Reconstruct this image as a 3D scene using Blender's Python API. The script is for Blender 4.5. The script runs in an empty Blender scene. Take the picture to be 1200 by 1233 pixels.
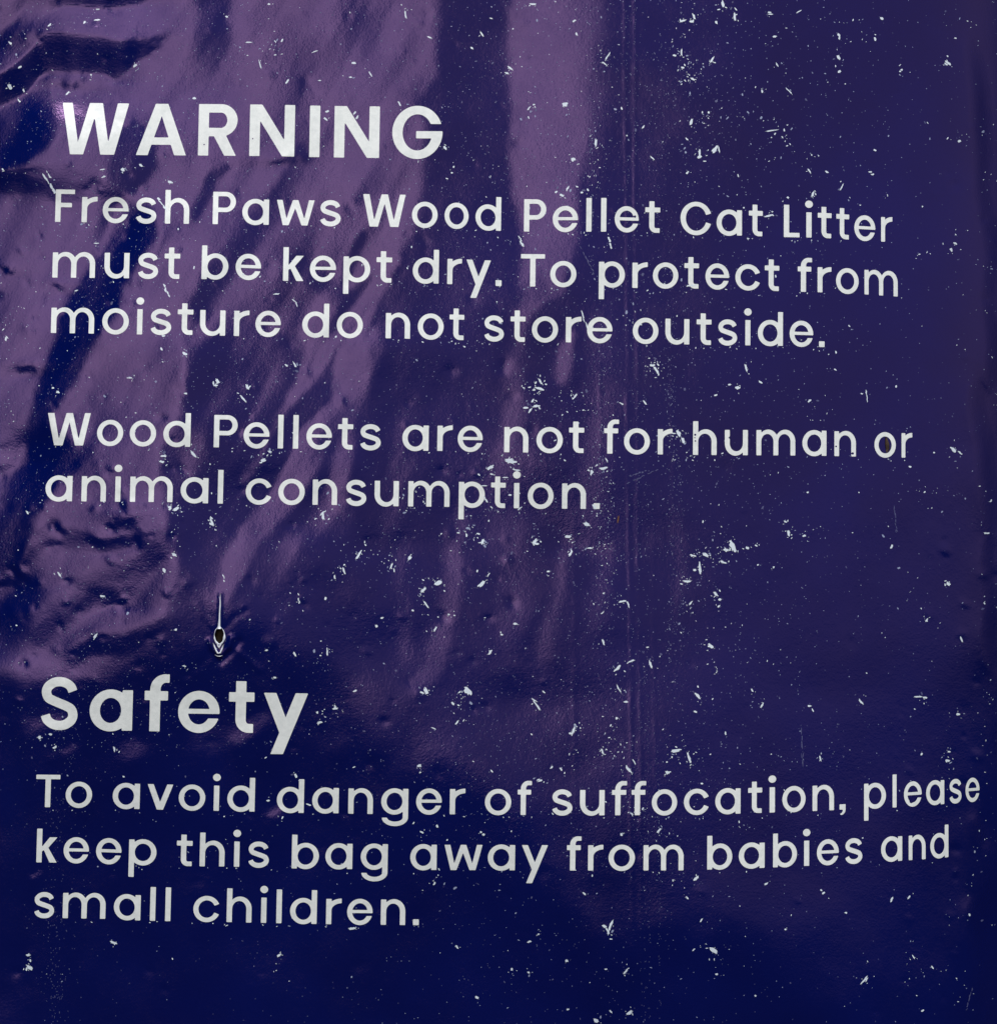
import bpy, math, random
import numpy as np
scene = bpy.context.scene
PX = 4000.0            # pixels of the photograph per metre on the bag's front
DCAM = 1.0             # camera to front panel, metres
ZC = 0.309             # height of the camera and of the photographed centre
R = math.radians
# ---------------------------------------------------------------- camera
cam = bpy.data.objects.new('camera', bpy.data.cameras.new('camera'))
scene.collection.objects.link(cam); scene.camera = cam
cam.location = (0, -DCAM, ZC); cam.rotation_euler = (R(90), 0, 0)
cam.data.sensor_fit = 'VERTICAL'; cam.data.angle = 2*math.atan(1233/2/PX/DCAM)
cam.data.clip_start = .01; cam.data.clip_end = 200
# ---------------------------------------------------------------- light
scene.view_settings.view_transform = 'Standard'; scene.view_settings.look = 'None'
scene.view_settings.exposure = 0; scene.view_settings.gamma = 1
world = bpy.data.worlds.new('World'); scene.world = world; world.use_nodes = True
nt = world.node_tree; nt.nodes.clear()
def N(t, kind, **k):
    n = t.nodes.new(kind)
    for a, b in k.items():
        if a in n.bl_rna.properties: setattr(n, a, b)
        else: n.inputs[a.replace('_', ' ')].default_value = b
    return n
def math_(t, op, a, b=None, c=None):
    n = t.nodes.new('ShaderNodeMath'); n.operation = op
    for i, v in enumerate((a, b, c)):
        if v is None: continue
        if hasattr(v, 'is_linked'): t.links.new(v, n.inputs[i])
        else: n.inputs[i].default_value = v
    return n.outputs[0]
def maprange(t, v, a, b, c, d):
    n = t.nodes.new('ShaderNodeMapRange'); n.interpolation_type = 'SMOOTHSTEP'
    t.links.new(v, n.inputs[0])
    for i, x in enumerate((a, b, c, d)): n.inputs[i+1].default_value = x
    return n.outputs[0]
tc = nt.nodes.new('ShaderNodeTexCoord'); sp = nt.nodes.new('ShaderNodeSeparateXYZ')
nt.links.new(tc.outputs['Generated'], sp.inputs[0])
az = math_(nt, 'MULTIPLY', math_(nt, 'ARCTAN2', math_(nt, 'MULTIPLY', sp.outputs[0], -1), math_(nt, 'MULTIPLY', sp.outputs[1], -1)), 57.2958)
room = math_(nt, 'MULTIPLY', math_(nt, 'MULTIPLY', maprange(nt, az, 17, 22, 1, 0), maprange(nt, az, -124, -92, .05, 1)), maprange(nt, sp.outputs[2], -.02, .03, 0, 1))
mix = N(nt, 'ShaderNodeMix', data_type='RGBA')
nt.links.new(room, mix.inputs[0]); mix.inputs[6].default_value = (.002, .004, .006, 1); mix.inputs[7].default_value = (.38, .41, .38, 1)
bg = nt.nodes.new('ShaderNodeBackground'); bg.inputs[1].default_value = 1
out = nt.nodes.new('ShaderNodeOutputWorld')
nt.links.new(mix.outputs[2], bg.inputs[0]); nt.links.new(bg.outputs[0], out.inputs[0])

def area_lamp(name, loc, target, w, h, watts, colour=(1, 1, 1)):
    d = bpy.data.lights.new(name, 'AREA'); d.shape = 'RECTANGLE'; d.size = w; d.size_y = h; d.energy = watts; d.color = colour
    o = bpy.data.objects.new(name, d); scene.collection.objects.link(o); o.location = loc
    v = np.array(target)-np.array(loc)
    import mathutils
    o.rotation_euler = mathutils.Vector(v).to_track_quat('-Z', 'Y').to_euler()
    return o
# added tall panels mirrored as sheen in the film, added lamp above for lettering
RW = 6.0
def slot(name, a0, a1, watts):
    """upright light panel filling the directions a0..a1 degrees left of straight ahead"""
    m = R((a0+a1)/2); w = 2*RW*math.tan(R((a1-a0)/2))
    area_lamp(name, (-RW*math.sin(m), -RW*math.cos(m), ZC+2.9), (0, 0, ZC+2.9), w, 5.6, watts*w)
slot('added_sheen_panel', 3, 10.5, 52)  # unseen panel added to give the film its sheen
slot('added_sheen_panel_dimmer', 10.5, 19.5, 31)  # second added panel, for the weaker sheen at left
area_lamp('added_letter_lamp', (.5, -2.45, 4.6), (0, 0, ZC), 3.0, 1.4, 285, (1, 1, 1))  # unseen lamp added to brighten the printed words
# ---------------------------------------------------------------- wrinkles
G0U, G0V, GS = -100, -100, 2
NU, NV = 701, 718
gu = G0U + GS*np.arange(NU); gv = G0V + GS*np.arange(NV)
UU, VV = np.meshgrid(gu.astype(float), gv.astype(float))

def fnoise(shape, scale, seed, aniso=1.0, angle=0.0):
    """smooth random field: white noise filtered to features of about `scale` cells"""
    rng = np.random.default_rng(seed)
    w = rng.standard_normal(shape)
    ky = np.fft.fftfreq(shape[0])[:, None]; kx = np.fft.fftfreq(shape[1])[None, :]
    c, s = np.cos(angle), np.sin(angle)
    a = c*kx + s*ky; b = -s*kx + c*ky
    f = np.exp(-0.5*((a*scale*2.6)**2 + (b*scale*2.6*aniso)**2))
    n = np.fft.ifft2(np.fft.fft2(w)*f).real
    return n/n.std()

WU = UU + 2.6*fnoise(UU.shape, 22, 1) + 1.0*fnoise(UU.shape, 6, 2)
WV = VV + 4*fnoise(UU.shape, 22, 3) + 1.4*fnoise(UU.shape, 6, 4)

def sstep(x): x = np.clip(x, 0, 1); return x*x*(3-2*x)

def poly_sd(P, X, Y):
    P = np.asarray(P, float); d = np.full(X.shape, 1e18); s = np.ones(X.shape)
    n = len(P)
    for i in range(n):
        a = P[i]; b = P[i-1]
        ex, ey = b[0]-a[0], b[1]-a[1]
        wx, wy = X-a[0], Y-a[1]
        t = np.clip((wx*ex+wy*ey)/(ex*ex+ey*ey+1e-12), 0, 1)
        bx, by = wx-ex*t, wy-ey*t
        d = np.minimum(d, bx*bx+by*by)
        c1 = Y >= a[1]; c2 = Y < b[1]; c3 = ex*wy > ey*wx
        flip = (c1 & c2 & c3) | (~c1 & ~c2 & ~c3)
        s = np.where(flip, -s, s)
    return s*np.sqrt(d)

def line_sd(P, X, Y):
    """P: (x, y, halfwidth) points"""
    d = np.full(X.shape, 1e18)
    for (x0, y0, r0), (x1, y1, r1) in zip(P[:-1], P[1:]):
        ex, ey = x1-x0, y1-y0
        t = np.clip(((X-x0)*ex+(Y-y0)*ey)/(ex*ex+ey*ey+1e-9), 0, 1)
        d = np.minimum(d, np.hypot(X-x0-ex*t, Y-y0-ey*t)-(r0+(r1-r0)*t))
    return d

def _win(P, soft):
    P = np.asarray(P, float)
    r = P[:, 2].max() if P.shape[1] > 2 else 0
    x0, x1 = P[:, 0].min()-r-soft-25, P[:, 0].max()+r+soft+25
    y0, y1 = P[:, 1].min()-r-soft-25, P[:, 1].max()+r+soft+25
    i0 = max(0, int((x0-G0U)//GS)); i1 = min(NU, int((x1-G0U)//GS)+2)
    j0 = max(0, int((y0-G0V)//GS)); j1 = min(NV, int((y1-G0V)//GS)+2)
    return slice(j0, j1), slice(i0, i1)

def paint(F, val, P, soft=10, op=1.0, kind='poly'):
    soft = soft*1.6
    w = _win(P, soft)
    sd = poly_sd(P, WU[w], WV[w]) if kind == 'poly' else line_sd(P, WU[w], WV[w])
    m = op*sstep(0.5 - sd/soft+(.12 if kind == 'line' else 0))
    F[w] = F[w]*(1-m)+val*m

def LN(F, val, P, soft=10, op=1.0): paint(F, val, P, soft, op, 'line')

# mirror direction (degrees to the left) that each patch of film should look at
MID, Q4, Q6, Q8, BR, LB, DK = -4.5, 1.6, 2.9, 4.4, 7.0, 13.5, 26.0
TH = np.full(UU.shape, MID)
BE = np.full(UU.shape, 3.5)       # upward tilt of the film in degrees
# ---- large bright areas, upper left
paint(TH, 6.5, [(-120,-120),(524,-120),(522,80),(506,112),(500,132),(516,150),(512,230),(500,280),(470,340),(440,411),(400,470),(395,560),(330,640),(215,640),(195,700),(160,790),(60,835),(-120,860)], 12)
paint(TH, LB, [(-120,225),(60,225),(120,260),(110,330),(85,370),(60,411),(40,470),(25,520),(-120,560)], 14)
paint(TH, LB, [(125,411),(222,411),(221,470),(205,500),(190,540),(195,590),(190,660),(120,690),(60,700),(35,660),(60,610),(95,560),(110,500),(100,470)], 14)
paint(TH, 8.5, [(250,-120),(505,-120),(520,60),(500,110),(440,140),(390,100),(330,120),(280,110),(285,40)], 30, .6)
# ---- plain middle tone: centre and right
paint(TH, MID, [(222,411),(300,395),(360,411),(350,470),(320,520),(290,575),(270,640),(262,690),(240,760),(200,830),(150,880),(200,760),(197,690),(195,600),(190,540),(218,498)], 12)
paint(TH, MID, [(360,470),(400,430),(398,480),(368,512),(345,560),(330,600),(300,630),(268,660),(262,640),(290,585),(320,530)], 9)
# ---- deep navy facets, far left
LOW = 0*UU
paint(TH, 9.0, [(-120,-120),(240,-120),(225,100),(120,240),(-120,240)], 30)
paint(TH, LB, [(-120,-120),(80,-120),(70,100),(60,240),(-120,240)], 40)
paint(LOW, .55, [(-120,-120),(36,-120),(34,0),(24,20),(10,40),(0,54),(-120,70)], 9)
paint(LOW, 1, [(55,-40),(190,-40),(190,-2),(175,8),(140,14),(100,12),(70,6)], 9)
paint(LOW, 1, [(-20,95),(20,82),(40,60),(50,45),(75,38),(100,40),(130,52),(165,50),(198,43),(185,62),(165,75),(150,92),(138,95),(128,85),(112,82),(90,88),(60,86),(45,98),(32,116),(20,128),(0,128)], 8)

paint(LOW, .9, [(68,100),(90,96),(98,108),(84,124),(72,118)], 9)
paint(LOW, .9, [(-60,203),(25,205),(40,217),(30,225),(-60,222)], 7)
paint(TH, DK, [(150,236),(185,252),(190,280),(176,300),(165,330),(148,350),(140,380),(117,411),(103,438),(92,465),(70,490),(66,515),(88,540),(92,560),(66,596),(40,628),(36,662),(18,690),(-80,720),(-80,600),(0,585),(28,561),(34,520),(42,478),(60,411),(75,375),(95,340),(108,318),(126,298)], 11)
paint(TH, 34, [(-80,90),(10,92),(30,108),(34,132),(50,145),(68,148),(66,168),(54,186),(30,202),(-80,210)], 12)
LN(TH, 19, [(100,540,8),(75,565,10)], 14, .8)
LN(LOW, .8, [(3,318,3),(10,325,3)], 6)
LN(LOW, .8, [(68,343,4),(74,347,5)], 7)
LN(LOW, .9, [(28,440,5),(38,438,6)], 8)
LN(LOW, .8, [(322,197,3),(338,199,5)], 7)
# ---- soft shades inside the upper bright area
paint(TH, MID, [(238,-60),(282,-60),(276,45),(256,75),(236,100),(214,113),(222,90),(232,60),(235,30)], 14)
LN(TH, Q4, [(222,80,16),(190,120,18),(160,165,14)], 22, .9)
paint(TH, MID, [(150,155),(165,155),(182,175),(192,200),(172,225),(150,236),(134,226),(132,205)], 12)
LN(TH, MID, [(272,203,3),(256,226,5),(238,252,3)], 7)
LN(TH, MID, [(366,190,10),(348,220,13),(330,248,11),(310,275,13),(290,300,12),(262,330,12),(240,370,12)], 14)
LN(TH, MID, [(330,196,7),(342,198,3)], 8)
LN(TH, Q4, [(400,205,14),(372,262,14),(340,310,20),(320,350,20),(290,395,22)], 18, .9)
LN(TH, MID, [(350,320,10),(400,340,12),(420,360,8)], 14, .8)
LN(TH, Q4, [(430,30,18),(380,80,22),(340,100,20)], 40, .5)
LN(TH, Q4, [(470,180,14),(440,235,14),(400,260,10)], 26, .6)
# ---- slanting folds under the first paragraph
LN(TH, MID, [(518,262,4),(498,300,6),(478,335,5)], 8)
LN(TH, MID, [(434,286,4),(424,308,6),(414,330,4)], 8)
LN(TH, MID, [(446,340,10),(424,372,13),(404,398,14),(380,440,14),(368,474,10)], 10)
LN(TH, BR, [(452,410,12),(432,440,13),(414,480,14),(408,520,14),(410,560,12),(408,605,9)], 9)
LN(TH, Q8, [(408,600,10),(396,640,14)], 26, .7)
LN(TH, MID, [(500,290,14),(478,350,12),(470,400,14)], 12, .6)
LN(TH, BR, [(470,320,6),(440,362,7),(400,411,6),(378,445,5),(352,476,4)], 8)
LN(TH, BR, [(400,490,7),(372,520,9),(352,560,10),(334,600,12),(306,640,13),(284,672,13),(272,704,10)], 8)
LN(TH, Q8, [(316,540,3),(304,556,4),(290,576,3)], 7)
paint(TH, Q6, [(345,640),(362,648),(352,690),(362,720),(352,750),(358,785),(335,790),(324,770),(330,735),(322,712),(334,680)], 12)
paint(TH, BR, [(338,655),(354,660),(346,700),(326,722),(322,705)], 10, .6)
# ---- broken sheen, lower left
paint(TH, LB, [(30,690),(60,640),(195,600),(197,760),(160,800),(60,840),(-40,830),(0,740)], 24)
LN(LOW, .95, [(143,632,5),(158,629,7),(166,636,3)], 8)
LN(LOW, .7, [(148,640,3),(160,642,3)], 6)
LN(LOW, .9, [(108,653,4),(132,657,7),(162,652,6)], 9)
LN(LOW, .7, [(70,648,4),(78,656,4)], 9)
LN(LOW, .5, [(186,655,5),(160,684,9),(120,692,9),(95,700,8)], 16)
LN(LOW, .7, [(112,712,8),(80,738,13),(44,768,14)], 20)
LN(LOW, .9, [(112,706,5),(142,712,7),(126,720,5)], 9)
LN(TH, 25, [(205,690,12),(176,716,8)], 14)
LN(TH, 25, [(36,700,16),(20,745,20),(0,790,24)], 20)
LN(LOW, .8, [(192,750,7),(150,776,9),(118,770,7),(84,786,9)], 14)
LN(LOW, .5, [(60,735,6),(84,728,5)], 12)
LN(LOW, .9, [(110,770,6),(122,778,5)], 9)
LN(LOW, .6, [(20,690,10),(40,670,8)], 14)
LN(LOW, 1, [(-80,836,26),(40,850,16),(110,838,9)], 20)
# ---- centre bands
paint(TH, 5.2, [(613,-120),(728,-120),(722,60),(712,150),(702,230),(690,320),(676,340),(640,350),(622,330),(620,230),(613,100)], 12)
paint(TH, BR, [(622,-120),(690,-120),(688,40),(682,160),(676,240),(656,300),(630,250),(624,100)], 30, .8)
LN(TH, Q4, [(726,-100,12),(722,100,8),(712,220,6)], 16, .7)
LN(TH, Q4, [(642,340,12),(628,380,8),(622,420,9),(616,480,10),(610,540,8)], 12)
LN(TH, Q6, [(680,338,4),(650,358,4),(622,378,3)], 6)
LN(TH, BR, [(690,400,4),(682,420,7),(676,455,6)], 9)
LN(TH, Q4, [(725,390,12),(722,470,16),(715,560,16),(706,640,10)], 20)
LN(TH, Q4, [(478,411,8),(484,480,8),(480,560,9),(472,640,8)], 18, .7)
paint(TH, .6, [(590,540),(640,545),(650,600),(640,700),(655,760),(620,800),(590,760),(600,680),(585,620)], 26, .8)
LN(TH, 2.2, [(552,612,6),(548,680,8),(536,750,11),(512,815,12)], 12, .9)
LN(TH, 2.0, [(472,640,6),(478,700,7),(492,790,8)], 12, .9)
LN(TH, MID, [(575,690,10),(588,760,12),(596,820,10)], 14, .9)
LN(TH, MID, [(650,735,8),(640,775,10)], 12, .8)
LN(TH, MID, [(694,680,7),(700,725,8)], 12, .9)
LN(TH, 2.2, [(682,655,5),(668,720,7),(655,790,9)], 12, .9)
LN(TH, Q4, [(730,660,7),(720,740,8)], 14, .7)
paint(TH, Q4, [(816,600),(826,620),(820,700),(812,760),(806,700),(810,640)], 12, .8)
paint(TH, -0.8, [(610,820),(760,820),(800,870),(790,940),(800,1040),(770,1090),(700,1100),(640,960),(620,900)], 40, .9)
paint(TH, MID, [(330,660),(400,640),(470,660),(470,800),(400,840),(330,800)], 40, .8)
# ---- around the tear
LN(TH, BR, [(270,700,4),(267,730,3),(269,752,3)], 6)
LN(TH, Q8, [(268,796,3),(282,796,5)], 8)
LN(TH, Q8, [(300,815,4),(312,806,5)], 9)
LN(TH, Q6, [(268,740,5),(272,755,4)], 8)
# ---- film facing down: reflects the dark ground
paint(LOW, 1, [(-150,840),(60,835),(150,800),(230,760),(250,720),(330,760),(400,790),(460,840),(520,900),(580,950),(615,980),(650,1000),(690,1085),(740,1120),(880,1110),(980,1160),(1040,1240),(1080,1400),(-150,1400)], 70)
paint(LOW, .55, [(200,520),(235,510),(300,560),(260,640),(215,720),(185,720),(215,620)], 30)
LN(LOW, .6, [(440,440,16),(436,540,14),(440,640,18)], 24)
LN(LOW, .6, [(655,580,30),(690,640,20)], 26)
LN(LOW, .6, [(395,700,30),(430,760,40)], 40)
LN(LOW, .5, [(690,470,8),(690,440,6)], 14)
LN(LOW, 0, [(80,868,6),(40,876,8)], 18, .7)
LN(LOW, 0, [(158,907,5),(168,900,5)], 14)
LN(LOW, 0, [(82,908,3),(90,902,3)], 8)
LN(LOW, 0, [(312,858,6),(284,884,6)], 14, .9)
LN(LOW, 0, [(240,895,12),(250,905,4)], 14, .4)
LN(LOW, 0, [(326,982,3),(332,978,4)], 8)
LN(LOW, 0, [(42,1047,2),(48,1043,2)], 6)
LN(LOW, 0, [(470,860,50),(480,920,30)], 70, .35)
LN(TH, Q6, [(80,868,6),(40,876,8)], 16, .8)
LN(TH, BR, [(158,907,5),(168,900,5)], 14)
LN(TH, BR, [(82,908,3),(90,902,3)], 8)
LN(TH, Q6, [(312,858,6),(284,884,6)], 14)
LN(TH, BR, [(326,982,3),(332,978,4)], 8)
LN(TH, BR, [(42,1047,2),(48,1043,2)], 6)
PHI = np.degrees(np.arctan((VV-616.5)/PX))
BE = BE+2.6*sstep((UU-520)/260)+2.2*sstep((UU-900)/200)
BE = BE*(1-LOW)+LOW*(-12+PHI)/2

# base pillow shape, wrinkles from the painted directions
BU0, BHW, BDEP = 420.0, 840.0, 0.09
def base_drop(u, v):
    s = np.clip(np.abs((np.asarray(u, float)-BU0)/BHW), 0, 1)
    sv = np.clip(np.abs((np.asarray(v, float)-525.0)/1225.0), 0, 1)
    return BDEP*(1-np.sqrt(np.clip(1-s**6, 0, 1))*np.sqrt(np.clip(1-sv**12, 0, 1)))
hb = -base_drop(UU, VV)*PX                     # heights in pixels
bx = np.gradient(hb, GS, axis=1); bv = np.gradient(hb, GS, axis=0)
tv = np.degrees(np.arctan((UU-600)/PX/DCAM))
ST = 1-sstep((UU-440)/140)
TH = TH + ST*(1-.75*sstep((VV-620)/120))*(2.3*fnoise(UU.shape, 9, 21, 5, .47)+1.1*fnoise(UU.shape, 4, 22, 6, .5)-1.7)
TH = TH + 0.8*fnoise(UU.shape, 40, 11, .5) + 0.6*fnoise(UU.shape, 10, 12, 1.6, .35)
BEn = BE + 0.5*fnoise(UU.shape, 14, 14)
sx = np.tan(np.radians((TH+tv)/2)) - bx
sv_ = np.tan(np.radians(BEn))
wt = 1-sstep((UU-780)/170.0)
fr = sstep((UU+95)/60)*sstep((1290-UU)/60)*sstep((VV+95)/60)*sstep((1325-VV)/60)
sx = sx*wt*fr
# gentle folds on the plain right side, and creases where the film rolls away
sx = sx + (1-wt)*fr*0.012*fnoise(UU.shape, 30, 15, .4)
for P, a in (([(1166,60,5),(1178,90,6),(1184,160,5),(1188,300,4)], .75), ([(1176,470,8),(1186,540,8),(1190,640,5)], .6), ([(1186,660,4),(1190,800,5)], .6), ([(1176,985,5),(1182,1010,5)], .5), ([(1172,1100,10),(1190,1190,8)], .55), ([(1194,300,3),(1190,380,4),(1196,460,3)], .6), ([(1196,1200,3),(1190,1240,4)], .5)):
    m = sstep(.5-line_sd(P, WU, WV)/6); sx = sx - a*m
# least squares fit of one height field to both slopes: tilts count most where the film tips down
LAM = 0.05
svr = (sv_*fr + np.tan(np.radians(3.5))*(1-fr)); m0 = np.tan(np.radians(3.5)); svr = svr-m0
lw = sstep(LOW*1.4)*fr
rt = sstep((UU-700)/250)
wx = (1-.94*lw)*(1-.75*rt); wz = LAM+.95*lw+.35*rt*(1-lw)
ku = 2*np.pi*np.fft.fftfreq(NU, GS)[None, :]; kv = 2*np.pi*np.fft.fftfreq(NV, GS)[:, None]
du = np.sin(ku*GS)/GS; dv = np.sin(kv*GS)/GS
Dx = lambda a: (np.roll(a, -1, 1)-np.roll(a, 1, 1))/(2*GS)
Dv = lambda a: (np.roll(a, -1, 0)-np.roll(a, 1, 0))/(2*GS)
pre = 1/(.9*ku**2+.14*kv**2+2e-6)
Aop = lambda h: -Dx(wx*Dx(h))-Dv(wz*Dv(h))+1e-7*h+2e-3*(h-.25*(np.roll(h, 1, 0)+np.roll(h, -1, 0)+np.roll(h, 1, 1)+np.roll(h, -1, 1)))
rr = -Dx(wx*sx)-Dv(wz*svr); H = 0*rr
Pc = lambda a: np.fft.ifft2(np.fft.fft2(a)*pre).real
z = Pc(rr); p_ = z; rz = (rr*z).sum(); rz0 = rz
for it in range(60):
    q = Aop(p_); al = rz/(p_*q).sum(); H = H+al*p_; rr = rr-al*q
    z = Pc(rr); r2 = (rr*z).sum()
    if r2 < 1e-5*rz0: break
    p_ = z+r2/rz*p_; rz = r2

# ease the few spots where the fit folds too steeply
for _ in range(30):
    gv_ = np.gradient(H, GS, axis=0); gh_ = np.gradient(H, GS, axis=1)
    m_ = sstep((np.maximum(np.abs(gv_-.02), np.abs(gh_)*.8)-.17)/.1)
    m_ = np.maximum.reduce([m_, np.roll(m_, 2, 0), np.roll(m_, -2, 0), np.roll(m_, 2, 1), np.roll(m_, -2, 1)])
    H = H*(1-.9*m_)+.9*m_*(np.roll(H, 1, 0)+np.roll(H, -1, 0)+np.roll(H, 1, 1)+np.roll(H, -1, 1)+np.roll(H, 2, 0)+np.roll(H, -2, 0))/6
# ---------------------------------------------------------------- lettering
class Met: pass
def met(**k):
    m = Met(); m.__dict__.update(k); return m
BODY = met(X=30.4, H=39.0, A=40.6, D=14.6, T=37.8, t=6.4, th=5.3, ov=.6, bar=3.7, hv=7.2, dr=4.4, dy=40.2, fh=41.2, q=1.0)
HEAD = met(X=48.6, H=62.0, A=66.0, D=23.6, T=62.0, t=12.4, th=10.2, ov=1.0, bar=5.8, hv=15.0, dr=7.5, dy=64.0, fh=69.0, q=1.6)

def rect(x, y, x0, x1, y0, y1): return np.maximum(np.abs(x-(x0+x1)/2)-(x1-x0)/2, np.abs(y-(y0+y1)/2)-(y1-y0)/2)
def ell(x, y, cx, cy, rx, ry):
    px, py = (x-cx)/rx, (y-cy)/ry
    k0 = np.hypot(px, py); k1 = np.hypot(px/rx, py/ry)+1e-9
    return k0*(k0-1)/k1
def ring(x, y, x0, x1, y0, y1, t, th):
    cx, cy, rx, ry = (x0+x1)/2, (y0+y1)/2, (x1-x0)/2, (y1-y0)/2
    return np.maximum(ell(x, y, cx, cy, rx, ry), -ell(x, y, cx, cy, max(rx-t, .5), max(ry-th, .5)))
def poly(x, y, P): return poly_sd(P, x, y)
U = lambda *a: np.minimum.reduce(a)
I = lambda *a: np.maximum.reduce(a)
def stroke(x, y, P, r):
    """butt-ended stroke along a smooth spine"""
    P = np.asarray(P, float); Q = []
    E = np.vstack([2*P[0]-P[1], P, 2*P[-1]-P[-2]])
    for i in range(1, len(E)-2):
        a, b, c, d = E[i-1], E[i], E[i+1], E[i+2]
        for s in np.linspace(0, 1, 9)[:-1]:
            Q.append(.5*(2*b+(c-a)*s+(2*a-5*b+4*c-d)*s*s+(3*b-a-3*c+d)*s**3))
    Q.append(P[-1]); Q = np.array(Q)
    L = np.concatenate([[0], np.cumsum(np.hypot(*np.diff(Q, axis=0).T))])
    d = np.full(x.shape, 1e9)
    for k, (a, b) in enumerate(zip(Q[:-1], Q[1:])):
        ex, ey = b-a; s = np.clip(((x-a[0])*ex+(y-a[1])*ey)/(ex*ex+ey*ey+1e-9), 0, 1)
        e = np.hypot(x-a[0]-ex*s, y-a[1]-ey*s)-r
        for p, q, l in ((Q[0], Q[2], L[k]), (Q[-1], Q[-3], L[-1]-L[k+1])):
            if l < 2.4*r:
                n = (p-q)/np.hypot(*(p-q)); e = np.maximum(e, (x-p[0])*n[0]+(y-p[1])*n[1])
        d = np.minimum(d, e)
    return d

def arch(x, y, x0, x1, top, t, th):
    """upper half of an n: from the stem at x0 to a leg at x1"""
    ry = (x1-x0)*.5; cy = top-ry
    ox0 = x0+.35*t
    o = ell(x, y, (ox0+x1)/2, cy, (x1-ox0)/2, ry)
    i = ell(x, y, (x0+t+x1-t)/2, cy, max((x1-x0-2*t)/2, .6), ry-th)
    a = I(o, -i, cy-.4-y)
    return U(a, rect(x, y, x1-t, x1, 0, cy+.3))

def vee(x, y, x0, x1, X, hv, b):
    c = (x0+x1)/2; w = x1-x0
    ya = X-X*(w/2-hv)/(w/2-b)
    return poly(x, y, [(x0, X), (x0+hv, X), (c, ya), (x1-hv, X), (x1, X), (c+b, 0), (c-b, 0)])

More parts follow.
